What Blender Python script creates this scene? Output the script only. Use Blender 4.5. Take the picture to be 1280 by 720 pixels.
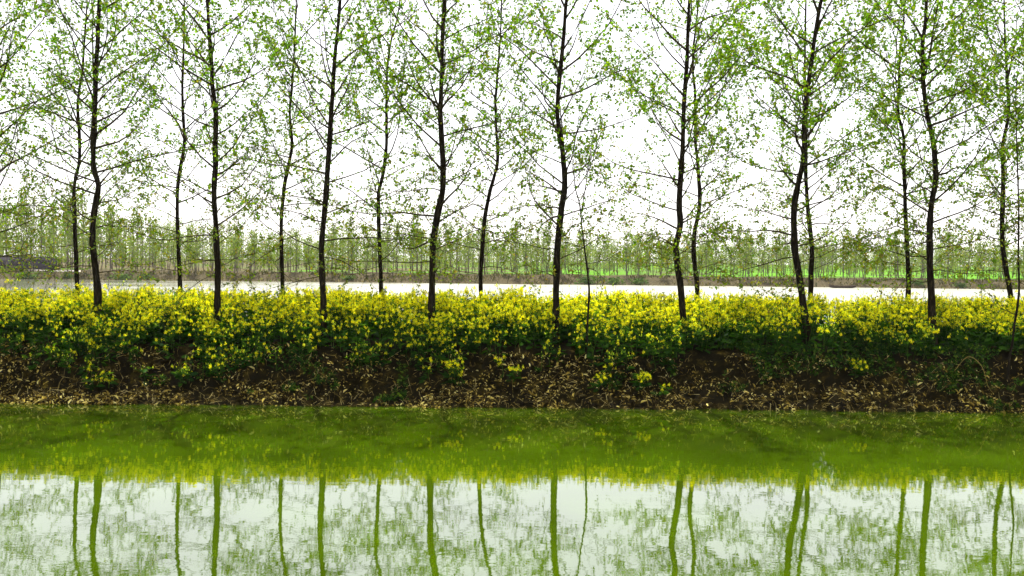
import bpy, math
import numpy as np
from mathutils import Matrix, Vector

for o in list(bpy.data.objects):
    bpy.data.objects.remove(o)
scene = bpy.context.scene
COL = scene.collection
rng = np.random.default_rng(11)

# ------------------------------------------------------------------ camera, sky, sun, exposure
CAM_H, PITCH, ROLL, LENS = 2.62, math.radians(1.566), math.radians(0.6), 35.0
cam_data = bpy.data.cameras.new('camera')
cam_data.lens, cam_data.sensor_width = LENS, 36.0
cam_data.clip_start, cam_data.clip_end = 0.1, 6000.0
cam = bpy.data.objects.new('camera', cam_data)
COL.objects.link(cam)
CAM_ROT = Matrix.Rotation(math.radians(90) - PITCH, 3, 'X') @ Matrix.Rotation(ROLL, 3, 'Z')
cam.location = (0, 0, CAM_H)
cam.rotation_euler = CAM_ROT.to_euler()
scene.camera = cam

SUN_EL, SUN_AZ = math.radians(64), math.radians(-6)      # azimuth from +Y, positive towards +X
world = bpy.data.worlds.new('World')
scene.world = world
world.use_nodes = True
wn = world.node_tree
bg = wn.nodes['Background']
sky = wn.nodes.new('ShaderNodeTexSky')
sky.sky_type = 'NISHITA'
sky.sun_disc = False
sky.sun_elevation = SUN_EL
sky.sun_rotation = SUN_AZ
sky.air_density, sky.dust_density, sky.ozone_density = 1.0, 2.0, 1.0
veil = wn.nodes.new('ShaderNodeMixRGB')                  # thin white cloud drawn evenly over the whole sky
veil.inputs[0].default_value = 0.86
veil.inputs[2].default_value = (4.1, 3.95, 3.95, 1)
wn.links.new(sky.outputs[0], veil.inputs[1])
wn.links.new(veil.outputs[0], bg.inputs[0])
bg.inputs[1].default_value = 0.15

sun_data = bpy.data.lights.new('sun', 'SUN')
sun_data.energy, sun_data.angle, sun_data.color = 5.0, math.radians(0.6), (1.0, 0.95, 0.86)
sun = bpy.data.objects.new('sun', sun_data)
COL.objects.link(sun)
to_sun = Vector((math.sin(SUN_AZ) * math.cos(SUN_EL), math.cos(SUN_AZ) * math.cos(SUN_EL), math.sin(SUN_EL)))
sun.rotation_euler = to_sun.to_track_quat('Z', 'Y').to_euler()

vs = scene.view_settings
vs.view_transform, vs.look, vs.exposure, vs.gamma = 'Standard', 'None', 1.6, 1.0
scene.cycles.max_bounces = 6
scene.cycles.transparent_max_bounces = 4

# ------------------------------------------------------------------ helpers
F_PX = 1280 * LENS / 36.0
def at(px, py, Y):
    """world point at depth Y seen at that pixel of the 1280 x 720 photograph"""
    d = CAM_ROT @ Vector(((px - 640) / F_PX, (360 - py) / F_PX, -1.0))
    k = Y / d.y
    return np.array((d.x * k, Y, CAM_H + d.z * k))

def vnoise(x, y, seed=0):
    x = np.asarray(x, float); y = np.asarray(y, float)
    xi, yi = np.floor(x).astype(np.int64), np.floor(y).astype(np.int64)
    fx, fy = x - xi, y - yi
    fx, fy = fx * fx * (3 - 2 * fx), fy * fy * (3 - 2 * fy)
    def h(i, j):
        n = (i * 374761393 + j * 668265263 + seed * 1442695041) & 0x7fffffff
        n = ((n ^ (n >> 13)) * 1274126177) & 0x7fffffff
        return ((n ^ (n >> 16)) & 0xffff) / 65535.0
    a = h(xi, yi) * (1 - fx) + h(xi + 1, yi) * fx
    b = h(xi, yi + 1) * (1 - fx) + h(xi + 1, yi + 1) * fx
    return (a * (1 - fy) + b * fy) * 2 - 1
def fbm(x, y, o=4, seed=0):
    s, a = 0, 1.0
    for k in range(o):
        s = s + a * vnoise(x * 2 ** k, y * 2 ** k, seed + k * 7); a *= .5
    return s

def mesh_np(name, V, groups, mats):
    """groups: list of (face array (m,k), material slot)"""
    me = bpy.data.meshes.new(name)
    V = np.ascontiguousarray(V, np.float32)
    me.vertices.add(len(V)); me.vertices.foreach_set('co', V.ravel())
    idx = [np.asarray(f).ravel() for f, _ in groups]
    tot = np.concatenate([np.full(len(f), np.asarray(f).shape[1]) for f, _ in groups])
    mi = np.concatenate([np.full(len(f), m) for f, m in groups]).astype(np.int32)
    idx = np.concatenate(idx).astype(np.int32)
    me.loops.add(len(idx)); me.loops.foreach_set('vertex_index', idx)
    st = np.zeros(len(tot), np.int32); st[1:] = np.cumsum(tot)[:-1]
    me.polygons.add(len(tot)); me.polygons.foreach_set('loop_start', st)
    me.polygons.foreach_set('material_index', mi)
    for m in mats: me.materials.append(m)
    me.update(calc_edges=True)
    return me
def smooth(me):
    me.polygons.foreach_set('use_smooth', np.ones(len(me.polygons), bool)); return me
def put(name, data, parent=None, loc=None, **props):
    o = bpy.data.objects.new(name, data)
    COL.objects.link(o)
    if parent: o.parent = parent
    if loc is not None: o.location = loc
    for k, v in props.items(): o[k] = v
    return o
class Soup:
    def __init__(s): s.V, s.G, s.n = [], [], 0
    def add(s, V, F, m=0):
        s.V.append(np.asarray(V, float).reshape(-1, 3)); s.G.append((np.asarray(F) + s.n, m)); s.n += len(s.V[-1])
    def mesh(s, name, mats, origin=(0, 0, 0)):
        by = {}
        for f, m in s.G: by.setdefault((f.shape[1], m), []).append(f)
        return mesh_np(name, np.concatenate(s.V) - np.asarray(origin), [(np.concatenate(v), k[1]) for k, v in by.items()], mats)
def tube(P, R, sides=6):
    P = np.asarray(P, float); R = np.asarray(R, float); n = len(P)
    T = np.gradient(P, axis=0); T /= np.linalg.norm(T, axis=1, keepdims=True) + 1e-9
    ref = np.where(np.abs(T[:, 2:3]) > .8, np.array([[1., 0, 0]]), np.array([[0, 0, 1.]]))
    A = np.cross(T, ref); A /= np.linalg.norm(A, axis=1, keepdims=True) + 1e-9
    B = np.cross(T, A)
    a = np.arange(sides) * 2 * math.pi / sides
    V = P[:, None] + R[:, None, None] * (A[:, None] * np.cos(a)[None, :, None] + B[:, None] * np.sin(a)[None, :, None])
    i = np.arange(n - 1)[:, None] * sides; j = np.arange(sides)[None]; j2 = (j + 1) % sides
    F = np.stack([i + j, i + j2, i + sides + j2, i + sides + j], -1).reshape(-1, 4)
    return V.reshape(-1, 3), F
def sticks(P0, P1, r0, r1, sides=3):
    """many straight tapered sticks"""
    P0, P1 = np.asarray(P0, float), np.asarray(P1, float); k = len(P0)
    T = P1 - P0; T /= np.linalg.norm(T, axis=1, keepdims=True) + 1e-9
    ref = np.where(np.abs(T[:, 2:3]) > .8, np.array([[1., 0, 0]]), np.array([[0, 0, 1.]]))
    A = np.cross(T, ref); A /= np.linalg.norm(A, axis=1, keepdims=True) + 1e-9
    B = np.cross(T, A)
    a = np.arange(sides) * 2 * math.pi / sides
    ring = A[:, None] * np.cos(a)[None, :, None] + B[:, None] * np.sin(a)[None, :, None]
    r0 = np.broadcast_to(r0, k)[:, None, None]; r1 = np.broadcast_to(r1, k)[:, None, None]
    V = np.concatenate([P0[:, None] + ring * r0, P1[:, None] + ring * r1], 1)
    j = np.arange(sides); j2 = (j + 1) % sides
    f = np.stack([j, j2, sides + j2, sides + j], -1)
    F = f[None] + (np.arange(k) * 2 * sides)[:, None, None]
    return V.reshape(-1, 3), F.reshape(-1, 4)
def frames(D, spin):
    """rotation matrices whose local +Y runs along D, turned by spin about it"""
    D = D / (np.linalg.norm(D, axis=1, keepdims=True) + 1e-9)
    ref = np.where(np.abs(D[:, 2:3]) > .9, np.array([[1., 0, 0]]), np.array([[0, 0, 1.]]))
    X = np.cross(D, ref); X /= np.linalg.norm(X, axis=1, keepdims=True) + 1e-9
    Z = np.cross(X, D)
    c, s = np.cos(spin)[:, None], np.sin(spin)[:, None]
    return np.stack([X * c + Z * s, D, Z * c - X * s], -1)
def scatter(tv, tf, R, S, T):
    k = len(T)
    V = np.einsum('kij,nj->kni', R, tv) * np.broadcast_to(np.asarray(S), k)[:, None, None] + T[:, None]
    F = tf[None] + (np.arange(k) * len(tv))[:, None, None]
    return V.reshape(-1, 3), F.reshape(-1, tf.shape[1])
def unit(n):
    v = rng.normal(size=(n, 3)); return v / np.linalg.norm(v, axis=1, keepdims=True)

LEAF_V = np.array([(0, 0, 0), (.36, .22, .07), (.30, .58, .05), (0, 1, -.10), (-.30, .58, .05), (-.36, .22, .07)])
LEAF_F = np.array([(0, 1, 2, 3), (0, 3, 4, 5)])
KITE_V = np.array([(0, 0, 0), (.40, .42, .06), (0, 1, -.08), (-.40, .42, .06)]); KITE_F = np.array([(0, 1, 2, 3)])
BLADE_V = np.array([(0, 0, 0), (.20, .35, .05), (.16, .75, -.02), (0, 1, -.15), (-.16, .75, -.02), (-.20, .35, .05)])

# ------------------------------------------------------------------ materials
def new_mat(name):
    m = bpy.data.materials.new(name); m.use_nodes = True
    nt = m.node_tree
    for n in list(nt.nodes): nt.nodes.remove(n)
    out = nt.nodes.new('ShaderNodeOutputMaterial')
    return m, nt, out
def N(nt, t, **kw):
    n = nt.nodes.new(t)
    for k, v in kw.items(): setattr(n, k, v)
    return n
def ramp(nt, src, stops):
    r = N(nt, 'ShaderNodeValToRGB')
    el = r.color_ramp.elements
    while len(el) < len(stops): el.new(0.5)
    for e, (p, c) in zip(el, stops): e.position = p; e.color = (*c, 1)
    nt.links.new(src, r.inputs[0]); return r.outputs[0]
def leafy(name, stops, transl=.5, warm=(1.0, 1.0, 0.6), gloss=.06):
    m, nt, out = new_mat(name)
    g = N(nt, 'ShaderNodeNewGeometry')
    c = ramp(nt, g.outputs['Random Per Island'], stops)
    d = N(nt, 'ShaderNodeBsdfDiffuse'); t = N(nt, 'ShaderNodeBsdfTranslucent'); gl = N(nt, 'ShaderNodeBsdfGlossy')
    gl.inputs['Roughness'].default_value = .45
    tint = N(nt, 'ShaderNodeMixRGB', blend_type='MULTIPLY'); tint.inputs[0].default_value = 1
    tint.inputs[2].default_value = (*warm, 1)
    nt.links.new(c, d.inputs[0]); nt.links.new(c, tint.inputs[1]); nt.links.new(tint.outputs[0], t.inputs[0])
    a = N(nt, 'ShaderNodeMixShader'); a.inputs[0].default_value = transl
    b = N(nt, 'ShaderNodeMixShader'); b.inputs[0].default_value = gloss * .06
    nt.links.new(d.outputs[0], a.inputs[1]); nt.links.new(t.outputs[0], a.inputs[2])
    nt.links.new(a.outputs[0], b.inputs[1]); nt.links.new(gl.outputs[0], b.inputs[2])
    nt.links.new(b.outputs[0], out.inputs[0])
    return m
def solid(name, stops, scale=(6, 6, 6), rough=.9, bump=.3, detail=6, island=0.0, spec=.2):
    m, nt, out = new_mat(name)
    p = N(nt, 'ShaderNodeBsdfPrincipled')
    p.inputs['Roughness'].default_value = rough; p.inputs['Specular IOR Level'].default_value = spec * .12
    tc = N(nt, 'ShaderNodeTexCoord'); mp = N(nt, 'ShaderNodeMapping'); mp.inputs['Scale'].default_value = scale
    no = N(nt, 'ShaderNodeTexNoise'); no.inputs['Detail'].default_value = detail; no.inputs['Scale'].default_value = 1
    nt.links.new(tc.outputs['Object'], mp.inputs[0]); nt.links.new(mp.outputs[0], no.inputs['Vector'])
    src = no.outputs['Fac']
    if island > 0:
        g = N(nt, 'ShaderNodeNewGeometry'); mx = N(nt, 'ShaderNodeMix')
        mx.inputs[0].default_value = island
        nt.links.new(src, mx.inputs[2]); nt.links.new(g.outputs['Random Per Island'], mx.inputs[3]); src = mx.outputs[0]
    nt.links.new(ramp(nt, src, stops), p.inputs['Base Color'])
    if bump:
        b = N(nt, 'ShaderNodeBump'); b.inputs['Strength'].default_value = bump; b.inputs['Distance'].default_value = .03
        nt.links.new(no.outputs['Fac'], b.inputs['Height']); nt.links.new(b.outputs[0], p.inputs['Normal'])
    nt.links.new(p.outputs[0], out.inputs[0])
    return m

M_LEAF = leafy('poplar_leaf', [(0, (.040, .115, .003)), (.45, (.092, .20, .004)), (.85, (.17, .265, .006)), (1, (.19, .19, .02))], .5, (1.1, 1.2, .4))
M_LEAF_OLIVE = leafy('poplar_leaf_young', [(0, (.06, .12, .008)), (.6, (.12, .18, .014)), (1, (.20, .16, .025))], .5, (1.1, 1.05, .5))
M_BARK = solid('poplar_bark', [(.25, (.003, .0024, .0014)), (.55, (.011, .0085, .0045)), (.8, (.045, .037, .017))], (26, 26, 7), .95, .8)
M_TWIG = solid('twig_bark', [(.3, (.012, .010, .004)), (.75, (.05, .042, .018))], (20, 20, 20), .85, .2)
M_PETAL = leafy('rape_petal', [(0, (.62, .62, .008)), (.6, (.80, .78, .010)), (1, (.86, .70, .008))], .5, (1, 1, .5), .02)
M_BUD = leafy('rape_bud', [(0, (.16, .30, .01)), (1, (.45, .55, .02))], .4, (1, 1, .5), .02)
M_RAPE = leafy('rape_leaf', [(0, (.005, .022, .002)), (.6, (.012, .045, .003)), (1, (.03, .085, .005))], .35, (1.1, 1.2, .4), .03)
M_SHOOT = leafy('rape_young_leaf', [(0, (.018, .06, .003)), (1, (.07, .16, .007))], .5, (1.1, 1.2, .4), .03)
M_STEM = leafy('rape_stem', [(0, (.015, .045, .004)), (1, (.05, .11, .008))], .2, (1, 1, .5), .03)
M_WEED = leafy('weed_leaf', [(0, (.006, .024, .002)), (.7, (.018, .055, .004)), (1, (.09, .14, .012))], .35, (1, 1.1, .5), .05)
M_LITTER = leafy('dry_litter', [(0, (.008, .005, .001)), (.4, (.022, .015, .0025)), (.66, (.22, .155, .022)), (.86, (.55, .44, .09)), (1, (.80, .74, .30))], .15, (1, .9, .6), .08)
M_STRAW = leafy('straw', [(0, (.10, .065, .012)), (.6, (.32, .24, .06)), (1, (.72, .62, .26))], .1, (1, .9, .6), .08)
M_CLOD = solid('clod', [(.35, (.003, .0022, .0006)), (.65, (.022, .015, .003)), (.85, (.15, .105, .02))], (14, 14, 14), .95, .6, island=.4)
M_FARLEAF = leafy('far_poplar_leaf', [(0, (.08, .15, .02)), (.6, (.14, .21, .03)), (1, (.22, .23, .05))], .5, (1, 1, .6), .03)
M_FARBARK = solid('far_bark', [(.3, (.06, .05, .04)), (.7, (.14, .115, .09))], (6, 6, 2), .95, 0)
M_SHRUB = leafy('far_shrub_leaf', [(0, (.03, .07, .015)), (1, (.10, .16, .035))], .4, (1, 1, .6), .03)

def ground_material():
    m, nt, out = new_mat('earth')
    L = nt.links.new
    p = N(nt, 'ShaderNodeBsdfPrincipled'); p.inputs['Roughness'].default_value = .95; p.inputs['Specular IOR Level'].default_value = .02
    tc = N(nt, 'ShaderNodeTexCoord')
    n1 = N(nt, 'ShaderNodeTexNoise'); n1.inputs['Scale'].default_value = 5; n1.inputs['Detail'].default_value = 9; n1.inputs['Roughness'].default_value = .7
    L(tc.outputs['Object'], n1.inputs['Vector'])
    soil = ramp(nt, n1.outputs['Fac'], [(.36, (.0015, .0012, .0003)), (.52, (.005, .0038, .0007)), (.62, (.026, .019, .003)), (.74, (.15, .11, .016))])
    mp = N(nt, 'ShaderNodeMapping'); mp.inputs['Scale'].default_value = (.06, .10, .1)
    n2 = N(nt, 'ShaderNodeTexNoise'); n2.inputs['Scale'].default_value = 1; n2.inputs['Detail'].default_value = 5
    L(tc.outputs['Object'], mp.inputs[0]); L(mp.outputs[0], n2.inputs['Vector'])
    sx = N(nt, 'ShaderNodeSeparateXYZ'); L(tc.outputs['Object'], sx.inputs[0])
    crop = N(nt, 'ShaderNodeMath', operation='MULTIPLY_ADD'); crop.inputs[1].default_value = .0022     # fallow on the left, young crop on the right
    L(sx.outputs['X'], crop.inputs[0]); L(n2.outputs['Fac'], crop.inputs[2])
    field = ramp(nt, crop.outputs[0], [(.40, (.07, .06, .03)), (.50, (.055, .085, .018)), (.58, (.065, .17, .010))])
    shore = ramp(nt, n1.outputs['Fac'], [(.3, (.022, .019, .010)), (.55, (.055, .046, .025)), (.8, (.15, .125, .07))])
    sep = N(nt, 'ShaderNodeSeparateXYZ'); L(tc.outputs['Object'], sep.inputs[0])
    def step(a, b):
        r = N(nt, 'ShaderNodeMapRange'); r.inputs[1].default_value = a; r.inputs[2].default_value = b
        L(sep.outputs['Y'], r.inputs[0]); return r.outputs[0]
    def mix(f, a, b):
        x = N(nt, 'ShaderNodeMixRGB'); L(f, x.inputs[0]); L(a, x.inputs[1]); L(b, x.inputs[2]); return x.outputs[0]
    c = mix(step(60, 100), soil, shore)
    c = mix(step(121, 127), c, field)
    L(c, p.inputs['Base Color'])
    b = N(nt, 'ShaderNodeBump'); b.inputs['Strength'].default_value = .9; b.inputs['Distance'].default_value = .05
    L(n1.outputs['Fac'], b.inputs['Height']); L(b.outputs[0], p.inputs['Normal'])
    L(p.outputs[0], out.inputs[0])
    return m
def water_material(name, col, rough, ior, waves, calm=None):
    """waves: list of (scale vector, distance)"""
    m, nt, out = new_mat(name)
    L = nt.links.new
    p = N(nt, 'ShaderNodeBsdfPrincipled')
    p.inputs['Base Color'].default_value = (*col, 1); p.inputs['Roughness'].default_value = rough; p.inputs['IOR'].default_value = ior
    tc = N(nt, 'ShaderNodeTexCoord'); prev = None
    for sc, dist in waves:
        mp = N(nt, 'ShaderNodeMapping'); mp.inputs['Scale'].default_value = sc
        no = N(nt, 'ShaderNodeTexNoise'); no.inputs['Scale'].default_value = 1; no.inputs['Detail'].default_value = 3
        L(tc.outputs['Object'], mp.inputs[0]); L(mp.outputs[0], no.inputs['Vector'])
        b = N(nt, 'ShaderNodeBump'); b.inputs['Strength'].default_value = 1; b.inputs['Distance'].default_value = dist
        L(no.outputs['Fac'], b.inputs['Height'])
        if prev: L(prev, b.inputs['Normal'])
        prev = b.outputs[0]
    if not calm:
        ns = N(nt, 'ShaderNodeTexNoise'); ns.inputs['Scale'].default_value = .55; ns.inputs['Detail'].default_value = 6
        L(tc.outputs['Object'], ns.inputs['Vector'])
        L(ramp(nt, ns.outputs['Fac'], [(.3, tuple(v * .72 for v in col)), (.7, tuple(v * 1.3 for v in col))]), p.inputs['Base Color'])
    if calm:
        sx = N(nt, 'ShaderNodeSeparateXYZ'); L(tc.outputs['Object'], sx.inputs[0])
        mp = N(nt, 'ShaderNodeMapping'); mp.inputs['Scale'].default_value = (.05, .16, 1)
        no = N(nt, 'ShaderNodeTexNoise'); no.inputs['Scale'].default_value = 1; no.inputs['Detail'].default_value = 4
        L(tc.outputs['Object'], mp.inputs[0]); L(mp.outputs[0], no.inputs['Vector'])
        ma = N(nt, 'ShaderNodeMath', operation='MULTIPLY_ADD'); ma.inputs[1].default_value = 50; L(no.outputs['Fac'], ma.inputs[0]); L(sx.outputs['X'], ma.inputs[2])
        mr = N(nt, 'ShaderNodeMapRange'); L(ma.outputs[0], mr.inputs[0])
        for k, v in zip((1, 2, 3, 4), calm): mr.inputs[k].default_value = v
        L(mr.outputs[0], p.inputs['Roughness'])
    if prev: L(prev, p.inputs['Normal'])
    L(p.outputs[0], out.inputs[0])
    return m

# ------------------------------------------------------------------ ground and water
PROF = np.array([(-80, 1.3), (1.5, 1.1), (3.5, -.3), (16.6, -.5), (17.5, -.07), (17.72, .07), (17.95, .20), (18.2, .42), (18.45, .74),
                 (18.7, .95), (19.2, 1.06), (20.5, 1.12), (24.6, 1.12), (25.8, .6), (27.2, -.4), (104, -.5), (111.2, -.12), (112.2, .2),
                 (113.2, .62), (115, .92), (122, .95), (200, 1.2), (4000, 1.4)])
def ground_z(x, y):
    x = np.asarray(x, float); y = np.asarray(y, float)
    near = np.exp(-((y - 19.5) / 5) ** 2)
    far = np.clip((y - 90) / 10, 0, 1) * np.clip((140 - y) / 10, 0, 1)
    yy = y + near * (.13 * vnoise(x * .5, x * 0, 3) + .10 * vnoise(x * 1.7, y * .6, 5)) + far * (1.3 * vnoise(x * .06, x * 0, 8) + .4 * vnoise(x * .3, y * .1, 9))
    z = np.interp(yy, PROF[:, 0], PROF[:, 1])
    slope = np.clip((y - 17.3) / .4, 0, 1) * np.clip((19.6 - y) / .6, 0, 1)
    z = z + slope * (.055 * fbm(x * 2.3, y * 2.3, 4, 21) + .02 * fbm(x * 9, y * 9, 2, 31)) + .03 * vnoise(x * .8, y * .8, 41) * near + far * .12 * fbm(x * .35, y * .5, 3, 47) * np.clip((y - 111) / 2, 0, 1)
    return z
gx = np.concatenate([-np.geomspace(1500, 15, 90)[:-1], np.arange(-15, 15.01, .1), np.geomspace(15, 1500, 90)[1:]])
gy = np.concatenate([[-80, -30, -8, 0, 1.5, 2.5, 3.5, 8, 14, 16.5], np.arange(17, 20, .05), np.arange(20, 28, .25), [30, 60, 90, 104],
                     np.arange(108, 118, .5), [120, 125, 132, 145, 165, 200, 280, 450, 800, 1300]])
X, Y = np.meshgrid(gx, gy)
Z = ground_z(X, Y)
nx, ny = len(gx), len(gy)
i = np.arange(ny - 1)[:, None] * nx + np.arange(nx - 1)[None]
Fq = np.stack([i, i + 1, i + nx + 1, i + nx], -1).reshape(-1, 4)
put('ground', smooth(mesh_np('ground', np.stack([X, Y, Z], -1).reshape(-1, 3), [(Fq, 0)], [ground_material()])), kind='structure')

def sheet(name, x0, x1, y0, y1, mat):
    V = np.array([(x0, y0, 0), (x1, y0, 0), (x1, y1, 0), (x0, y1, 0)])
    return put(name, mesh_np(name, V, [(np.array([(0, 1, 2, 3)]), 0)], [mat]), kind='structure')
sheet('canal_water', -400, 400, 2.0, 20.0, water_material('canal_water', (.0255, .048, .0003), .012, 2.5,
      [((3.0, 5.0, 1), .0007), ((14, 22, 1), .00012)]))
sheet('pond_water', -900, 900, 24.0, 116.0, water_material('pond_water', (.17, .17, .13), .30, 1.7,
      [((1.2, 1.5, 1), .012), ((5, 7, 1), .004)], calm=(-22, 15, .03, .33)))

# ------------------------------------------------------------------ the poplars on the embankment
DF, DB = 19.35, 22.6
def bezier_chain(p, d, length, up, n, wob):
    """points of a branch that starts along d and bends by up (curl towards +z)"""
    P = [np.array(p, float)]; d = np.array(d, float); d /= np.linalg.norm(d)
    for _ in range(n):
        d = d + np.array((0, 0, up / n)) + rng.normal(size=3) * wob
        d /= np.linalg.norm(d)
        P.append(P[-1] + d * (length / n))
    return np.array(P)
def leaf_spray(P, dens, size, olive):
    """leaves hanging along a twig polyline"""
    seg = np.linalg.norm(np.diff(P, axis=0), axis=1).sum()
    n = rng.poisson(max(0., seg * dens))
    if n == 0: return None
    t = np.sort(rng.uniform(.15, 1.0, n)) * (len(P) - 1)
    k = np.minimum(t.astype(int), len(P) - 2); f = (t - k)[:, None]
    T = P[k] * (1 - f) + P[k + 1] * f + rng.normal(size=(n, 3)) * .02
    D = unit(n) + np.array((0, 0, -.25)) + (P[-1] - P[0]) / (seg + 1e-6) * .5
    return T, D, size * rng.uniform(.6, 1.25, n), rng.random(n) < olive
def tree(name, label, pts, Y, r_base, dens=1.0, top=10.3, traced=(), young=False, seed=0, group='poplars along the embankment', low=2.3):
    global rng
    rng = np.random.default_rng(1000 + seed)
    pts = sorted(pts, key=lambda q: -q[1])
    W = [at(px, py, Y) for px, py in pts]
    base = W[0].copy(); gz = float(ground_z(base[0], Y))
    if base[2] > gz - .1:
        W.insert(0, np.array((base[0] + (W[0][0] - W[1][0]) * .5, Y, gz - .12)))
    W = np.array(W)
    last = W[-1]
    if last[2] < top and not young:
        k = max(3, int((top - last[2]) / .5)); zz = np.linspace(last[2], top, k + 1)[1:]
        drift = (W[-1][0] - W[-2][0]) / (W[-1][2] - W[-2][2] + 1e-6)
        xx = last[0] + np.cumsum(np.full(k, (zz[1] - zz[0]) * np.clip(drift, -.06, .06)) + rng.normal(size=k) * .03)
        W = np.concatenate([W, np.stack([xx, np.full(k, Y), zz], -1)])
    # lean in depth, so that the trunk is no flat curve
    dy = .18 * fbm(W[:, 2] * .35 + seed * 9.1, W[:, 2] * 0, 2, 5); W[:, 1] += dy - dy[0]
    zf = np.linspace(W[0, 2], W[-1, 2], int((W[-1, 2] - W[0, 2]) / .11))
    C = np.stack([np.interp(zf, W[:, 2], W[:, 0]), np.interp(zf, W[:, 2], W[:, 1]), zf], -1)
    for _ in range(1): C[1:-1] = (C[:-2] + 2 * C[1:-1] + C[2:]) / 4
    r_base = r_base * .80
    h = (zf - zf[0]) / (top - zf[0])
    R = r_base * np.clip(1 - .62 * h ** .8 - .33 * h ** 3, .06, 1) * (1 + .10 * vnoise(zf * 3.1 + seed, zf * 0, 12) + .05 * vnoise(zf * 9 + seed, zf * 0, 13))
    R[:5] *= np.linspace(1.35, 1.02, 5)
    origin = np.array((W[0, 0], Y, gz))
    root = put(name, None, loc=origin, label=label, category='tree', group=group)
    root.empty_display_size = .3
    V, F = tube(C, R, 10)
    # bark ridges and knots
    ang = np.tile(np.arange(10), len(C)); V = V + (V - np.repeat(C, 10, 0)) * (.16 * vnoise(ang * 1.3 + seed, np.repeat(zf, 10) * 4, 14))[:, None]
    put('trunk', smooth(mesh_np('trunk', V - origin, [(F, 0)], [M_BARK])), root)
    on = lambda z: np.array([np.interp(z, C[:, 2], C[:, q]) for q in range(3)])
    LT, LD, LS, LO = [], [], [], []
    def grow(P, r0, leafy_from, kdens, z0):
        sp = Soup()
        n = len(P); V, F = tube(P, .0022 + (r0 - .0022) * (1 - np.linspace(0, 1, n)) ** 1.35, 5); sp.add(V, F)
        L = np.linalg.norm(np.diff(P, axis=0), axis=1).sum()
        olive = np.clip(.95 - (z0 - 2.4) / 2.6, .12, .9)
        size = .052 + .009 * min(1, max(0, (z0 - 3) / 4))
        a = leaf_spray(P[n // 2:], 16 * kdens, size, olive)
        if a: LT.append(a[0]); LD.append(a[1]); LS.append(a[2]); LO.append(a[3])
        for t in np.arange(leafy_from, 1.0, .088 / max(L, .6)):
            t = t + rng.uniform(-.03, .03)
            q = np.clip(t, 0, .999) * (n - 1); k = int(q); p = P[k] * (1 - (q - k)) + P[k + 1] * (q - k)
            d = (P[k + 1] - P[k]); d /= np.linalg.norm(d) + 1e-9
            s = unit(1)[0]; s -= d * (s @ d); s /= np.linalg.norm(s) + 1e-9
            ln = rng.uniform(.2, .85) * (1.15 - .5 * t)
            T = bezier_chain(p, d * rng.uniform(.4, .9) + s, ln, rng.uniform(-.2, .45), 3, .16)
            V, F = tube(T, np.array((.0045, .0035, .0028, .0015)) * (.8 + .5 * (1 - t)), 3); sp.add(V, F)
            a = leaf_spray(T, rng.choice([5, 15, 26, 38]) * kdens, size, olive)
            if a: LT.append(a[0]); LD.append(a[1]); LS.append(a[2]); LO.append(a[3])
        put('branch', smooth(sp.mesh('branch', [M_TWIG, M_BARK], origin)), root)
    for poly in traced:
        Pw = np.array([at(px, py, Y) for px, py in poly])
        slope_y = rng.uniform(-.25, .25)
        Pw[:, 1] += np.linspace(0, 1, len(Pw)) * slope_y * np.linalg.norm(Pw[-1] - Pw[0])
        t = np.linspace(0, len(Pw) - 1, 12); Pw = np.stack([np.interp(t, np.arange(len(Pw)), Pw[:, q]) for q in range(3)], -1)
        for _ in range(2): Pw[1:-1] = (Pw[:-2] + 2 * Pw[1:-1] + Pw[2:]) / 4
        Pw[0] = on(Pw[0, 2])
        grow(Pw, r_base * .30 if not young else .012, .3, dens, Pw[0, 2])
    z = max(low, zf[0] + .9); az = rng.uniform(0, 6.28)
    ztop = C[-1, 2]
    while z < ztop - .15:
        az += 2.4 + rng.uniform(-.5, .5)
        u = (z - 2.3) / (top - 2.3)
        L = float(np.interp(u, [0, .15, .35, .6, .85, 1], [2.0, 2.9, 3.4, 3.0, 1.5, .5])) * rng.uniform(.55, 1.15) * (.55 if young else 1)
        el = math.radians(float(np.interp(u, [0, .2, .5, 1], [4, 22, 35, 54])) + rng.uniform(-14, 14))
        d = (math.cos(az) * math.cos(el), math.sin(az) * math.cos(el), math.sin(el))
        p = on(z)
        kd = dens * float(np.interp(u, [0, .12, .3, .6, 1], [.85, 1.0, 1.1, 1.15, 1.0])) * (1 if z < 6.9 else .35)
        P = bezier_chain(p, d, L, float(np.interp(u, [0, .15, .4, 1], [-.1, .3, .75, .6])) * rng.uniform(.4, 1.3), 8, float(np.interp(u, [0, .3], [.16, .11])))
        grow(P, min(r_base * .30, .006 + .0065 * L) * rng.uniform(.7, 1.15) * float(np.interp(u, [0, .25], [.6, 1])), .26, kd, z)
        z += rng.uniform(.10, .23) * (1 if z < 7 else 1.6) * (1.3 if young else 1)
    T, D, S, O = (np.concatenate(a) for a in (LT, LD, LS, LO))
    Rm = frames(D, rng.uniform(0, 6.28, len(T)))
    sp = Soup()
    for m, sel in ((0, ~O), (1, O)):
        if sel.any(): sp.add(*scatter(LEAF_V, LEAF_F, Rm[sel], S[sel], T[sel]), m)
    put('crown', sp.mesh('crown', [M_LEAF, M_LEAF_OLIVE], origin), root, kind='stuff')
    return root

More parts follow.
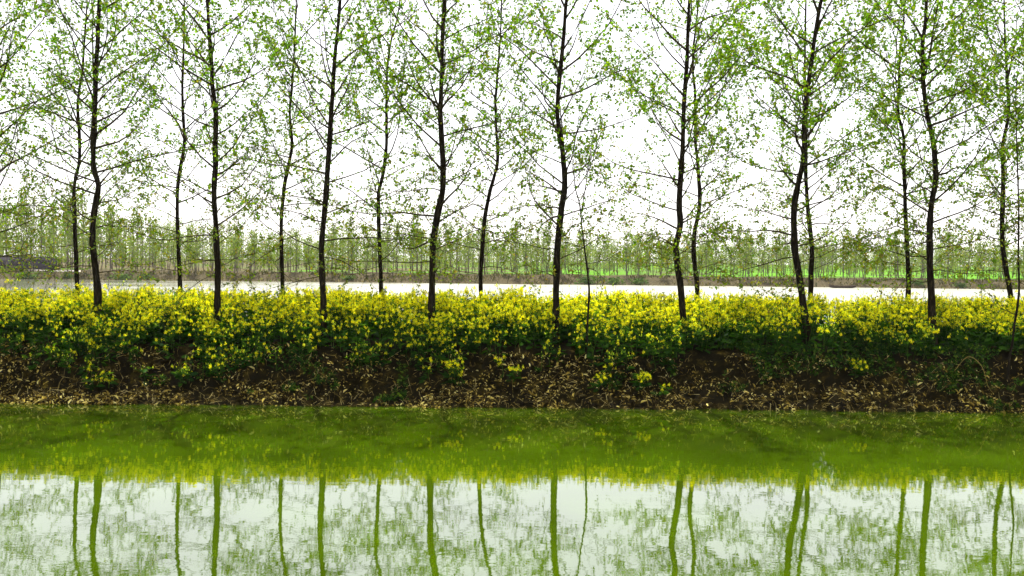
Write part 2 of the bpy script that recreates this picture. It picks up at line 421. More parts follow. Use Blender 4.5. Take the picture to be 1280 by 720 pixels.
TREES = [
 # name, label, depth, base radius, density, trunk pixels, traced branches
 ('poplar', 'front-row poplar cut by the left frame edge, only a sliver of trunk showing', DF, .085, .75,
  [(-1, 402), (-4, 380), (-8, 340), (-14, 250), (-12, 100), (-14, 0)], []),
 ('poplar', 'back-row poplar past the left frame edge, only its leafy twigs reaching in', DB, .075, .8,
  [(-52, 370), (-50, 250), (-46, 120), (-45, 0)], [[(-46, 160), (-25, 120), (-2, 90), (14, 40)]]),
 ('poplar', 'slim back-row poplar close behind the leftmost kinked trunk', DB, .072, .8,
  [(97, 368), (96, 358), (92, 280), (90.5, 237), (93, 220), (97.5, 207), (99, 180), (94, 130), (95, 110), (98, 90), (100, 50), (104, 0)],
  [[(94, 116), (78, 90), (65, 68), (49, 22), (45, 0)], [(97, 175), (83, 170), (70, 140), (66, 80)], [(98, 205), (84, 190), (60, 180), (46, 165)]]),
 ('poplar', 'front-row poplar whose dark trunk kinks sharply, leftmost whole trunk', DF, .094, .8,
  [(122, 388), (121, 360), (118, 330), (115, 300), (117, 270), (121, 240), (123.5, 232), (118, 220), (114.5, 210), (114, 180), (115, 170), (117, 130), (119, 90), (122, 50), (125, 0)],
  [[(116, 136), (132, 115), (150, 90), (162, 50)], [(117, 100), (115, 60), (115, 20), (114, -30)], [(123, 232), (140, 212), (155, 195)], [(114, 136), (100, 124), (90, 110), (76, 70)]]),
 ('poplar', 'slim back-row poplar bending right above mid-height, second back-row trunk shown whole', DB, .070, .85,
  [(224, 368), (224, 350), (223, 300), (222, 260), (222.5, 230), (226, 210), (231, 185), (232.5, 175), (231, 140), (230.5, 110), (232, 70), (233, 30), (233, 0)],
  [[(223, 235), (205, 232), (184, 232), (165, 222)], [(233, 168), (250, 145), (262, 132)], [(223, 220), (208, 205), (196, 190)]]),
 ('poplar', 'straight dark front-row poplar with a wide Y fork, second whole front trunk', DF, .090, .85,
  [(272, 382), (272, 340), (270, 300), (267, 260), (266, 230), (268, 205), (268, 180), (269, 170), (270, 138), (267, 110), (267, 80), (265, 40), (263, 10), (262, 0)],
  [[(271, 138), (285, 128), (302, 100), (314, 75), (318, 30), (320, 0)], [(267, 90), (250, 68), (235, 48), (216, 22), (207, 0)], [(267, 255), (245, 242), (226, 236)], [(268, 222), (288, 208), (308, 190), (318, 180)]]),
 ('poplar', 'slim back-row poplar leaning right, third back-row trunk shown whole', DB, .070, .9,
  [(354, 376), (353.7, 350), (352.5, 310), (352, 270), (356, 230), (360, 210), (365, 182), (361, 140), (364, 110), (366, 80), (369.5, 45), (371, 20), (373, 0)],
  [[(363, 108), (348, 85), (341, 60), (338, 25)], [(366, 150), (390, 130), (402, 120)], [(359, 205), (348, 195), (341, 180)]]),
 ('poplar', 'dark front-row poplar forking high into twin upright stems, third whole front trunk', DF, .088, .9,
  [(404, 382), (402.5, 350), (401, 310), (405, 260), (407.5, 235), (408.7, 210), (411, 180), (412, 140), (413, 100), (415, 60), (418.7, 30), (422, 0)],
  [[(412, 106), (405, 85), (399, 60), (395, 30), (393, -20)], [(402, 257), (390, 246), (380, 238), (371, 215)], [(411, 160), (395, 150), (370, 128)], [(413, 150), (428, 125), (438, 110), (452, 85)]]),
 ('poplar', 'slim back-row poplar splitting into a fan of twigs near the top edge', DB, .070, .9,
  [(477, 372), (477, 340), (475.5, 280), (475, 240), (480, 226), (484, 200), (485.5, 180), (485, 120), (486, 85), (490, 52), (495, 35), (499, 10), (500, 0)],
  [[(486, 150), (500, 138), (512, 130)], [(489, 45), (487, 20), (486, -30)], [(486, 125), (474, 112), (469, 80), (470, 50)], [(474, 250), (462, 215), (458, 185)]]),
 ('poplar', 'stout front-row poplar with a wide V of long limbs, middle of the row', DF, .098, .85,
  [(539, 390), (539.5, 350), (540, 310), (541, 295), (545, 270), (551, 245), (553, 225), (552.5, 200), (551, 180), (549, 140), (551, 90), (552, 40), (554, 0)],
  [[(549, 137), (530, 115), (516, 95), (503, 60), (498, 40)], [(550, 134), (575, 112), (589, 85), (597, 55), (602, 30)], [(550, 80), (545, 50), (549, 15), (549, -30)], [(549, 136), (541, 115), (535, 85), (536, 45)], [(553, 215), (562, 200), (568, 175), (577, 142)], [(540, 300), (520, 310), (508, 312), (492, 300)], [(551, 210), (535, 195), (515, 180)]]),
 ('poplar', 'slim back-row poplar bowed to the right, just beyond the stout middle trunk', DB, .072, .9,
  [(601, 369), (600.5, 345), (604, 290), (606, 270), (611, 245), (617, 225), (622, 205), (622.5, 180), (621, 175), (619, 130), (622, 90), (625.5, 45), (627, 0)],
  [[(618, 120), (603, 110), (594, 85)], [(622, 165), (640, 160), (655, 150)], [(607, 287), (625, 294), (640, 305)]]),
 ('poplar', 'thick dark front-row poplar beside the thin forked sapling', DF, .095, .9,
  [(695, 373), (695, 350), (696, 310), (698, 290), (701, 262), (705.5, 240), (706, 220), (704, 200), (702, 180), (699.5, 170), (696, 142), (698, 110), (701, 80), (704, 50), (706, 20), (708, 0)],
  [[(696, 142), (681, 128), (676, 105), (677, 55)], [(703, 78), (715, 62), (722, 40), (732, 8)], [(702, 240), (680, 232), (650, 231)], [(704, 245), (685, 228), (660, 214), (642, 203)], [(703, 205), (715, 193), (722, 180)], [(698, 88), (680, 62), (670, 40)], [(694, 270), (680, 278), (665, 300)]]),
 ('poplar', 'dark front-row poplar with an elbow low on its trunk', DF, .092, 1.05,
  [(855, 408), (854, 402), (849.5, 355), (844.5, 320), (843.5, 305), (848, 295), (851, 280), (848.5, 260), (850, 240), (852.5, 210), (854, 180), (854.5, 150), (855, 120), (857, 80), (858, 40), (860, 0)],
  [[(852, 170), (840, 150), (828, 125), (812, 100)], [(848, 235), (835, 215), (822, 195), (806, 180)], [(848, 287), (825, 275), (800, 267), (772, 265)], [(842, 308), (830, 298), (814, 293)], [(858, 60), (868, 75), (870, 65)], [(850, 280), (866, 272), (876, 264)]]),
 ('poplar', 'back-row poplar standing just past the elbowed front trunk', DB, .078, 1.05,
  [(871.5, 380), (870, 350), (866, 315), (867.5, 290), (872.5, 270), (875, 255), (875, 240), (872.5, 200), (870, 180), (870, 150), (869, 110), (866, 90), (866, 60), (870, 30), (873, 0)],
  [[(872, 175), (884, 145), (887, 110), (889, 60), (890, 20)], [(867, 90), (872, 70), (874, 50), (882, 20)], [(876, 268), (905, 243), (915, 235)]]),
 ('poplar', 'leaning thick front-row poplar crossing a thinner trunk behind it', DF, .096, 1.15,
  [(1009, 402), (1007, 395), (1002.5, 360), (994, 310), (992.5, 280), (993, 250), (997.5, 225), (1002, 205), (1004, 180), (1003, 160), (1006, 115), (1010.5, 80), (1014, 50), (1018, 20), (1022, 0)],
  [[(1001, 175), (985, 160), (972, 145), (963, 120)], [(1004, 175), (1025, 150), (1050, 118), (1065, 90)], [(1003, 115), (990, 95), (983, 60), (975, 30), (965, 0)], [(1007, 118), (1022, 100), (1030, 70), (1040, 45)], [(995, 232), (978, 212), (965, 200)]]),
 ('poplar', 'thinner back-row poplar half hidden by the leaning thick trunk', DB, .078, 1.1,
  [(1013, 378), (1014, 350), (1015.5, 310), (1012, 270), (1010, 240), (1008, 215), (1007, 195), (1005, 150), (1003, 100), (1004, 50), (1005, 0)], []),
 ('poplar', 'slim back-row poplar with a V fork, between the leaning trunk and the last front trunk', DB, .076, 1.3,
  [(1134, 376), (1134, 350), (1131, 310), (1130, 270), (1129, 240), (1126, 200), (1126, 180), (1124, 165), (1117.5, 145), (1118.5, 110), (1120, 70), (1124, 50), (1128, 20), (1130, 0)],
  [[(1125, 168), (1132, 145), (1138, 115), (1147, 90)], [(1128, 180), (1142, 150), (1150, 135)], [(1126, 195), (1110, 165), (1098, 140), (1093, 115)], [(1132, 240), (1140, 218), (1147, 185)]]),
 ('poplar', 'dark front-row poplar bowing left near the top, last thick trunk of the row', DF, .094, 1.3,
  [(1168, 390), (1169, 350), (1169.5, 300), (1171, 270), (1174, 245), (1179, 225), (1178, 205), (1177, 180), (1174, 165), (1167, 140), (1162, 110), (1160, 90), (1160, 50), (1164.5, 25), (1166, 0)],
  [[(1160, 93), (1150, 85), (1143, 72), (1142, 40), (1142, 0)], [(1171, 146), (1185, 128), (1200, 110), (1212, 85), (1228, 55)], [(1162, 92), (1175, 80), (1183, 65)], [(1180, 218), (1192, 210), (1206, 206)], [(1166, 300), (1150, 305), (1138, 310)], [(1167, 255), (1155, 253), (1145, 252)]]),
 ('poplar', 'back-row poplar nearest the right edge, thin sapling beside it', DB, .084, 1.3,
  [(1264.5, 378), (1261, 350), (1257.5, 310), (1257.5, 270), (1257, 240), (1255, 200), (1254, 180), (1257.5, 165), (1262, 140), (1260, 100), (1259, 60), (1256, 0)],
  [[(1258, 60), (1248, 30), (1242, 0)], [(1255, 250), (1235, 225), (1225, 205)]]),
 ('poplar', 'poplar past the right frame edge, only its leafy boughs reaching in', DF + .8, .09, 1.25,
  [(1330, 395), (1328, 300), (1332, 200), (1326, 100), (1330, 0)], [[(1327, 200), (1300, 165), (1282, 130), (1270, 80)], [(1328, 260), (1300, 240), (1280, 236)]]),
]
for q, (nm, lb, dep, rb, dn, pts, br) in enumerate(TREES):
    tree(nm, lb, pts, dep, rb, dn, top=10.3 if dep < 21 else 9.8, traced=br, seed=q)
tree('poplar_sapling', 'thin forked sapling rising from the flowers beside the thick middle-right trunk',
     [(733, 430), (735, 400), (737, 362), (732.5, 325), (728, 290), (726, 270), (725, 256), (722, 246), (718, 235), (717, 205)], 18.75, .030, .7, top=5.6,
     traced=[[(726, 268), (731, 240), (733, 228), (736, 205), (738, 180), (750, 130), (765, 112), (783, 75), (789, 40)], [(725, 252), (735, 230), (760, 205)], [(735, 335), (745, 338), (757, 352)]], young=True, seed=50, group='saplings on the bank', low=2.4)
tree('poplar_sapling', 'bent thin sapling growing from the bank slope at the right edge',
     [(1262, 446), (1266, 432), (1268, 405), (1271, 390), (1274, 360), (1272.5, 330), (1272, 260), (1272, 190), (1271, 120), (1274, 60)], 18.4, .030, .8, top=7.5,
     traced=[[(1270, 394), (1258, 388), (1240, 380)]], young=True, seed=51, group='saplings on the bank', low=3.0)
rng = np.random.default_rng(77)

# ------------------------------------------------------------------ rape in flower along the crest
def raceme(n, seed):
    r = np.random.default_rng(seed); V, F = [], []
    for q in range(n):
        u = q / n; a = q * 2.4
        c = np.array((math.cos(a) * .024 * (1.05 - .5 * u), math.sin(a) * .024 * (1.05 - .5 * u), .045 * u - .02))
        nrm = np.array((math.cos(a) * (1 - u), math.sin(a) * (1 - u), .55 + u)); nrm /= np.linalg.norm(nrm)
        t = np.cross(nrm, (.3, .9, .1)); t /= np.linalg.norm(t); b = np.cross(nrm, t); s = .0155 * r.uniform(.8, 1.25)
        k = len(V); V += [c + t * s, c + b * s + nrm * .003, c - t * s, c - b * s + nrm * .003]; F.append((k, k + 1, k + 2, k + 3))
    return np.array(V), np.array(F)
RAC = [raceme(9, 1), raceme(7, 2), raceme(11, 3)]
BUD_V = np.array([(.009, 0, 0), (-.0045, .008, 0), (-.0045, -.008, 0), (0, 0, .028)])
BUD_F = np.array([(0, 1, 3), (1, 2, 3), (2, 0, 3)])
def rape_plants(px, py, H, lean=.0, nr=(3, 8), bare=None, leaves=13):
    """returns soups (stems, leaves, flowers) for plants at px, py with heights H; bare thins the flowers"""
    n = len(px); gz = ground_z(px, py); B = np.stack([px, py, gz - .03], -1)
    tilt = rng.normal(size=(n, 2)) * .10; tilt[:, 1] -= lean
    Tp = B + np.stack([tilt[:, 0] * H, tilt[:, 1] * H, H], -1)
    st, lf, fl = Soup(), Soup(), Soup()
    st.add(*sticks(B, Tp, .006, .003))
    k = rng.integers(nr[0], nr[1], n); own = np.repeat(np.arange(n), k); m = len(own)
    u = rng.uniform(.45, .95, m)[:, None]
    P0 = B[own] * (1 - u) + Tp[own] * u
    az = rng.uniform(0, 6.28, m); rad = rng.uniform(.02, .20, m)
    drop = np.abs(rng.normal(size=m)) * .11 * np.clip(H[own] / .7, .4, 1.2)
    P1 = Tp[own] + np.stack([np.cos(az) * rad, np.sin(az) * rad, -drop + rng.normal(size=m) * .02], -1)
    st.add(*sticks(P0, P1, .0032, .0020))
    if bare is not None: keep = rng.random(m) > bare[own]
    else: keep = np.ones(m, bool)
    Pk = P1[keep]; mk = len(Pk); var = rng.integers(0, 3, mk)
    ax = np.stack([rng.normal(size=mk) * .3, rng.normal(size=mk) * .3, np.ones(mk)], -1)
    Rm = frames(ax, rng.uniform(0, 6.28, mk)); Rm = np.stack([Rm[:, :, 0], -Rm[:, :, 2], Rm[:, :, 1]], -1)
    S = rng.uniform(.6, 1.1, mk) * np.interp(Pk[:, 2], [1.2, 1.85], [.88, 1.22])
    for v in range(3):
        s = var == v
        if s.any(): fl.add(*scatter(RAC[v][0], RAC[v][1], Rm[s], S[s], Pk[s]), 0)
    fl.add(*scatter(BUD_V, BUD_F, Rm, S * rng.uniform(.9, 1.7, mk), Pk + Rm[:, :, 2] * .018), 1)
    h3 = slice(0, mk // 3)
    fl.add(*scatter(BUD_V * np.array((1, 1, -2.2)), BUD_F, Rm[h3], S[h3] * rng.uniform(.8, 1.3, mk // 3), Pk[h3] - Rm[h3][:, :, 2] * .022), 1)   # green pods below the bloom
    rest = P1[~keep]
    if len(rest):
        ax = np.stack([rng.normal(size=len(rest)) * .3, rng.normal(size=len(rest)) * .3, np.ones(len(rest))], -1)
        Rr = frames(ax, rng.uniform(0, 6.28, len(rest))); Rr = np.stack([Rr[:, :, 0], -Rr[:, :, 2], Rr[:, :, 1]], -1)
        fl.add(*scatter(BUD_V, BUD_F, Rr, rng.uniform(.9, 1.8, len(rest)), rest), 1)
    kl = rng.poisson(leaves, n); own = np.repeat(np.arange(n), kl); m = len(own)
    u = rng.uniform(.05, .95, m)[:, None]
    P = B[own] * (1 - u) + Tp[own] * u
    az = rng.uniform(0, 6.28, m); D = np.stack([np.cos(az), np.sin(az), rng.uniform(-.35, .7, m)], -1)
    P = P + D * np.array((1, 1, .2)) * rng.uniform(0, .09, m)[:, None]
    S = rng.uniform(.06, .17, m) * (1.25 - .6 * u[:, 0])
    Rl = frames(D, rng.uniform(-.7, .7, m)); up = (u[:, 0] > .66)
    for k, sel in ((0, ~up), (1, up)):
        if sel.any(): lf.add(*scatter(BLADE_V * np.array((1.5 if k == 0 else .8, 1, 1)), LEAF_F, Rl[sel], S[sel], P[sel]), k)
    return st, lf, fl

XW = 15.0
def front_edge(x):
    """depth at which the flowers begin: low on the slope at the left, high on it at the right"""
    return np.interp(x, [-15, -9.5, -8, -5.5, -3.3, -1.5, -.4, .5, 1.6, 2.6, 3.4, 5, 7.5, 9, 15], [18.35, 18.33, 18.22, 18.16, 18.30, 18.32, 18.55, 18.42, 18.2, 18.30, 18.72, 18.78, 18.62, 18.8, 18.75]) + .10 * vnoise(x * 1.3, x * 0, 61)
def sample(n, y0, y1):
    x = rng.uniform(-XW, XW, n); y = rng.uniform(y0, y1, n); return x, y
parts = []
x, y = sample(7600, 18.0, 21.6)
ok = (y > front_edge(x)) & (rng.random(len(x)) < np.clip(np.interp(y, [18.8, 19.8], [.60, .85]) + .5 * fbm(x * .9, y * .9, 2, 71), .25, 1))
x, y = x[ok], y[ok]
H = np.interp(y, [18.1, 18.6, 19.1, 20.4, 22], [.36, .50, .62, .82, .78]) * rng.uniform(.66, 1.12, len(x)) + .10 * vnoise(x * 1.1, y * .8, 73)
edge = np.clip((y - front_edge(x)) / .9, 0, 1)
bare = np.clip(.72 - .75 * edge + .25 * vnoise(x * 2.2, y * 2.2, 79), np.interp(y, [18.8, 19.8], [.12, 0]), .8)
parts.append(rape_plants(x, y, H, .10, bare=bare, leaves=15))
x = rng.uniform(-12, 13, 170); y = rng.uniform(19.0, 22.5, 170)
parts.append(rape_plants(x, y, np.interp(y, [19, 20.5, 22.5], [.72, .92, .90]) * rng.uniform(.9, 1.14, len(x)), 0, nr=(3, 6), bare=np.full(len(x), .7), leaves=6))
x, y = sample(1900, 21.6, 24.9)
H = np.interp(y, [21.6, 25], [.72, .60]) * rng.uniform(.75, 1.12, len(x)) + .05 * vnoise(x * .8, y * .5, 73)
parts.append(rape_plants(x, y, H, 0, nr=(3, 7), bare=np.full(len(x), .15), leaves=4))
field = put('rape_field', None, loc=(0, 20, 1.1), kind='stuff', label='dense yellow flowering rape covering the crest of the bank', category='flowers')
def merge(k, name, mats):
    sp = Soup()
    for p in parts:
        for V, (F, m) in zip(p[k].V, p[k].G): pass
        off = sp.n; sp.V += p[k].V; sp.n += p[k].n
        sp.G += [(F + off, m) for F, m in p[k].G]
    put(name, sp.mesh(name, mats, (0, 20, 1.1)), field, kind='stuff')
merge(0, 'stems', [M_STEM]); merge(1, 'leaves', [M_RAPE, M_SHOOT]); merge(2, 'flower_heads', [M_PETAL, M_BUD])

# single plants that grew lower down the slope
for lb, px, py, dep, hh, nst in [
    ('bushy flowering rape plant alone on the bare slope under the stout middle trunk', 570, 470, 18.2, .40, 5),
    ('small sparse rape plant on the slope between the bushy one and the sapling', 637, 462, 18.28, .32, 3),
    ('rape plant hanging low on the slope directly under the sapling', 750, 465, 18.22, .34, 3),
    ('low rape plant with yellow heads on the slope, above the pale dry litter', 800, 480, 18.1, .25, 3),
    ('pale green-headed rape plant lowest on the slope left of the elbowed trunk', 818, 484, 18.07, .26, 2),
    ('little rape plant in dry leaves low on the slope under the leftmost trunks', 137, 480, 18.05, .24, 3),
    ('small rape plant on the dark slope right of the elbowed trunk', 1068, 440, 18.5, .30, 3)]:
    c = at(px, py, dep); gz = float(ground_z(c[0], dep)); o3 = (c[0], dep, gz)
    root = put('rape_plant', None, loc=o3, label=lb, category='plant', group='single rape plants on the slope')
    xs = c[0] + rng.normal(size=nst) * .08; ys = dep + rng.normal(size=nst) * .05
    st, lf, fl = rape_plants(xs, ys, hh * rng.uniform(.75, 1.1, nst), .12, nr=(5, 9), leaves=16)
    put('stem', st.mesh('stem', [M_STEM], o3), root)
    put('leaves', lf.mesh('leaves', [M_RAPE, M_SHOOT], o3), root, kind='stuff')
    put('flower_heads', fl.mesh('flower_heads', [M_PETAL, M_BUD], o3), root, kind='stuff')

# ------------------------------------------------------------------ the bare foot of the bank: clods, dead leaves, straw, weeds
def normals(x, y):
    e = .03; dx = (ground_z(x + e, y) - ground_z(x - e, y)) / (2 * e); dy = (ground_z(x, y + e) - ground_z(x, y - e)) / (2 * e)
    n = np.stack([-dx, -dy, np.ones_like(dx)], -1); return n / np.linalg.norm(n, axis=1, keepdims=True)
# clods of earth
ico_v = []
import bmesh
bm = bmesh.new(); bmesh.ops.create_icosphere(bm, subdivisions=1, radius=1)
ICO_V = np.array([v.co[:] for v in bm.verts]); ICO_F = np.array([[v.index for v in f.verts] for f in bm.faces]); bm.free()
sp = Soup()
for v in range(6):
    n = 360; x = rng.uniform(-13, 13, n); y = 17.55 + 1.0 * rng.random(n) ** 1.5
    T = np.stack([x, y, ground_z(x, y)], -1); S = rng.gamma(2.0, .009, n) + .006
    tv = ICO_V * (1 + .35 * rng.normal(size=(len(ICO_V), 1))) * np.array((1.2, 1, .7))
    sp.add(*scatter(tv, ICO_F, frames(unit(n), rng.uniform(0, 6, n)), S, T))
put('clods', sp.mesh('clods', [M_CLOD]), kind='stuff', label='crumbly brown clods of earth along the foot of the bank', category='soil')
# dead leaves and flakes
sp = Soup()
n = 34000; x = rng.uniform(-13, 13, n); y = 17.55 + 1.15 * rng.random(n) ** 2.0
ok = rng.random(n) < np.clip(.30 + 1.5 * fbm(x * 1.4, y * 3.0, 3, 91), .03, 1); x, y = x[ok], y[ok]; n = len(x)
nr = normals(x, y); T = np.stack([x, y, ground_z(x, y)], -1) + nr * rng.uniform(.003, .03, n)[:, None]
D = np.cross(nr, unit(n)) + nr * rng.uniform(-.1, .8, n)[:, None]
curl = BLADE_V * np.array((1.1, 1.25, 3.2))
sp.add(*scatter(curl, LEAF_F, frames(D, rng.normal(size=n) * .8), rng.gamma(2.5, .010, n) + .012, T))
put('dead_leaves', sp.mesh('dead_leaves', [M_LITTER]), kind='stuff', label='pale and brown dead leaves littering the foot of the bank', category='litter')
# straw and thin roots
sp = Soup()
n = 3600; x = rng.uniform(-13, 13, n); y = 17.6 + 1.1 * rng.random(n) ** 1.3
nr = normals(x, y); T = np.stack([x, y, ground_z(x, y)], -1) + nr * rng.uniform(.005, .035, n)[:, None]
D = np.cross(nr, unit(n)) + nr * rng.uniform(-.1, .5, n)[:, None]; L = rng.gamma(2.5, .035, n)[:, None] + .03
Mid = T + D * L * .5 + nr * L * rng.uniform(.02, .25, n)[:, None]; End = T + D * L + rng.normal(size=(n, 3)) * L * .2
r = rng.uniform(.0014, .0035, n)
sp.add(*sticks(T, Mid, r, r * .9)); sp.add(*sticks(Mid, End, r * .9, r * .5))
put('dry_straw', sp.mesh('dry_straw', [M_STRAW]), kind='stuff', label='thin pale straw and roots strewn on the bank foot', category='straw')
# weeds
sp = Soup()
n = 46000; x = rng.uniform(-13, 13, n); y = rng.uniform(17.75, 19.05, n)
side = np.interp(x, [-13, -7, -2, 1, 3, 4.5, 8.5, 13], [.28, .20, .18, .25, .36, .54, .50, .46])
ok = (fbm(x * 1.5, y * 2.2, 3, 111) * .5 + .5 < side * np.interp(y, [17.75, 18.0, 18.3, 18.95], [.1, .5, 1, 1.35])); x, y = x[ok], y[ok]; n = len(x)
nr = normals(x, y); T = np.stack([x, y, ground_z(x, y)], -1) + nr * rng.uniform(.01, .11, n)[:, None]
D = unit(n) + nr * .6
sp.add(*scatter(LEAF_V, LEAF_F, frames(D, rng.uniform(-1, 1, n)), rng.uniform(.03, .075, n), T))
put('weeds', sp.mesh('weeds', [M_WEED]), kind='stuff', label='low dark green weeds creeping over the bank slope', category='weeds')
# a few long bleached twigs
for lb, dep, pl in [
    ('bleached curved twig on the slope near the right edge', 18.25, [(1198, 440), (1210, 447), (1219, 446), (1228, 455), (1230, 468), (1228, 482), (1234, 490)]),
    ('pale looping twig at the water edge under the leftmost trunks', 17.82, [(45, 488), (43, 494), (48, 500), (54, 499), (59, 493)]),
    ('thin pale stalk standing low on the slope by the leftmost trunks', 18.0, [(72, 495), (74, 487), (73, 479), (76, 472)]),
    ('short pale stick lying at the water edge in the middle', 17.8, [(600, 503), (609, 507), (618, 511)])]:
    P = np.array([at(a, b, dep) for a, b in pl])
    P[:, 1] = dep + (P[:, 2] - P[:, 2].mean()) * .6
    gz = ground_z(P[:, 0], P[:, 1]); P[:, 2] = np.maximum(P[:, 2], gz + .008); P[0, 2] = gz[0] - .01
    t = np.linspace(0, len(P) - 1, 14); P = np.stack([np.interp(t, np.arange(len(P)), P[:, q]) for q in range(3)], -1)
    P[1:-1] = (P[:-2] + 2 * P[1:-1] + P[2:]) / 4
    V, F = tube(P, np.linspace(.0055, .0022, len(P)), 5)
    put('dry_twig', smooth(mesh_np('dry_twig', V - P[0], [(F, 0)], [M_STRAW])), loc=P[0], label=lb, category='twig', group='dry twigs on the slope')

# ------------------------------------------------------------------ across the far water
def far_tree_parts(seed, h, lo=.24):
    global rng
    rng = np.random.default_rng(seed)
    z = np.linspace(0, h * .95, 8)
    C = np.stack([.10 * rng.normal(size=8).cumsum() * .5, .10 * rng.normal(size=8).cumsum() * .5, z], -1); C[0, :2] = 0
    tr = Soup(); tr.add(*tube(C, np.linspace(.058, .016, 8), 5))
    T = []
    for k in range(26):
        u = rng.uniform(lo, 1.0); p = np.array([np.interp(u * h * .95, z, C[:, q]) for q in range(3)])
        a = rng.uniform(0, 6.28); L = rng.uniform(.5, 1.0) * (1.35 - .85 * u)
        q = p + np.array((math.cos(a) * L, math.sin(a) * L, L * rng.uniform(.3, 1.1)))
        tr.add(*sticks([p], [q], .02, .006))
        m = rng.integers(9, 20); t = rng.uniform(.2, 1.1, m)[:, None]
        T.append(p * (1 - t) + q * t + rng.normal(size=(m, 3)) * .17)
    T = np.concatenate(T); n = len(T)
    cr = scatter(KITE_V, KITE_F, frames(unit(n), rng.uniform(0, 6, n)), rng.uniform(.10, .24, n), T)
    return tr, cr
VAR = []
for s in range(7):
    tr, cr = far_tree_parts(300 + s, 5.2)
    VAR.append((tr, cr, tr.mesh('trunk', [M_FARBARK]), mesh_np('crown', cr[0], [(cr[1], 0)], [M_FARLEAF])))
DEEP = [far_tree_parts(320 + s, 5.0, .02) for s in range(5)]
rng = np.random.default_rng(5)
def far_height(x, y):
    return (1.0 + .22 * vnoise(x * .07, y * .1, 131)) * np.interp(x, [-75, -54, -49, -40, 20, 60], [1.75, 1.6, 1.25, 1.05, .95, .88])
n_near = 0
for row in range(5):
    yy = 115.6 + row * 3.2
    for xx in np.arange(-58 - row, 60 + row, 2.35):
        xr, yr = xx + rng.normal() * .45, yy + rng.normal() * .5
        s = far_height(xr, yr) * rng.uniform(.62, 1.25)
        tr, cr, mt, mc = VAR[rng.integers(7)]
        o = put('young_poplar', None, loc=(xr, yr, float(ground_z(xr, yr)) - .05), label='slim young poplar with thin pale green crown in the wood across the far water',
                category='tree', group='young poplars of the far wood')
        o.scale = (1.0, 1.0, s); o.rotation_euler[2] = rng.uniform(0, 6.28)
        put('trunk', mt, o); put('crown', mc, o, kind='stuff'); n_near += 1
sp = Soup()
for row in range(17):
    yy = 132 + row * 4.6
    for xx in np.arange(-75 - row * 3, 78 + row * 3, 3.4):
        xr, yr = xx + rng.normal() * .6, yy + rng.normal() * .8
        s = far_height(xr, yr) * rng.uniform(.62, 1.22); tr, cr = DEEP[rng.integers(5)]
        a = rng.uniform(0, 6.28); c, si = math.cos(a), math.sin(a); R = np.array(((c, -si, 0), (si, c, 0), (0, 0, s)))
        off = np.array((xr, yr, float(ground_z(xr, yr)) - .05))
        v0, f0 = tr.V[0], tr.G[0][0]; sp.add(v0 @ R.T + off, f0, 0)
        half = len(cr[1]) if row < 3 else int(len(cr[1]) * .41)
        sp.add(cr[0][:half * 4] @ R.T + off, cr[1][:half], 1)
put('far_wood', sp.mesh('far_wood', [M_FARBARK, M_FARLEAF]), kind='stuff', label='hazy mass of young poplars filling the far side', category='wood')

# dry grass and reed tufts along the far shore
sp = Soup()
n = 9000; x = rng.uniform(-60, 62, n); y = 111.2 + 4.2 * rng.random(n)
ok = rng.random(n) < np.clip(.5 + .9 * fbm(x * .25, y * .6, 3, 151), .04, 1); x, y = x[ok], y[ok]; n = len(x)
T = np.stack([x, y, ground_z(x, y) - .03], -1); D = np.stack([rng.normal(size=n) * .5, rng.normal(size=n) * .5, np.ones(n)], -1)
sp.add(*scatter(BLADE_V * np.array((.8, 1, 1)), LEAF_F, frames(D, rng.uniform(0, 6, n)), rng.uniform(.15, .5, n), T))
M_DRY = leafy('far_dry_grass', [(0, (.03, .04, .012)), (.5, (.07, .065, .022)), (1, (.17, .14, .06))], .3, (1, 1, .7), .02)
put('shore_grass', sp.mesh('shore_grass', [M_DRY]), kind='stuff', label='dry olive grass tufts along the far shore', category='grass')

# shrubs and tufts on the far bank
def shrub_mesh(seed):
    r = np.random.default_rng(seed); n = 170
    v = r.normal(size=(n, 3)); v /= np.linalg.norm(v, axis=1, keepdims=True); v *= r.random((n, 1)) ** .4
    T = v * np.array((.75, .5, .48)) * (1 + .3 * r.normal(size=(n, 1))) + np.array((0, 0, .42)); T[:, 2] = np.abs(T[:, 2])
    d = r.normal(size=(n, 3)) + np.array((0, 0, .5))
    return mesh_np('foliage', *(lambda V, F: (V, [(F, 0)]))(*scatter(LEAF_V, LEAF_F, frames(d, r.uniform(0, 6, n)), r.uniform(.14, .28, n), T)), [M_SHRUB])
SH = [shrub_mesh(k) for k in range(4)]
for xx, yy, s, lb in [(-54.5, 111.8, 1.3, 'dark green bush on the far shore at the left edge'), (-50.2, 112.6, .8, 'small olive bush on the far shore before the dark wall'),
                      (-44.0, 112.2, 1.2, 'dark bush on the far shore between the leftmost trunks and the next'), (-41.5, 112.4, 1.0, 'rounded bush on the far shore right of the leftmost kinked trunk'),
                      (8.6, 112.5, 1.3, 'dark bush on the far shore beyond the forked sapling'), (11.5, 112.3, 1.1, 'low dark bush on the far shore right of the sapling'),
                      (14.3, 112.6, 1.0, 'low dark bush on the far shore halfway to the elbowed trunk'), (-18.5, 112.6, .8, 'small bush on the far shore between third and middle front trunks'),
                      (46.0, 112.8, .9, 'low bush on the far shore beyond the last thick trunk'), (50.8, 112.6, .8, 'small bush on the far shore before the right edge')]:
    o = put('far_shrub', SH[int(abs(xx) * 10) % 4], loc=(xx, yy, float(ground_z(xx, yy)) - .05), label=lb, category='bush', group='bushes on the far shore')
    o.scale = (s * 1.4, s, s * .9)

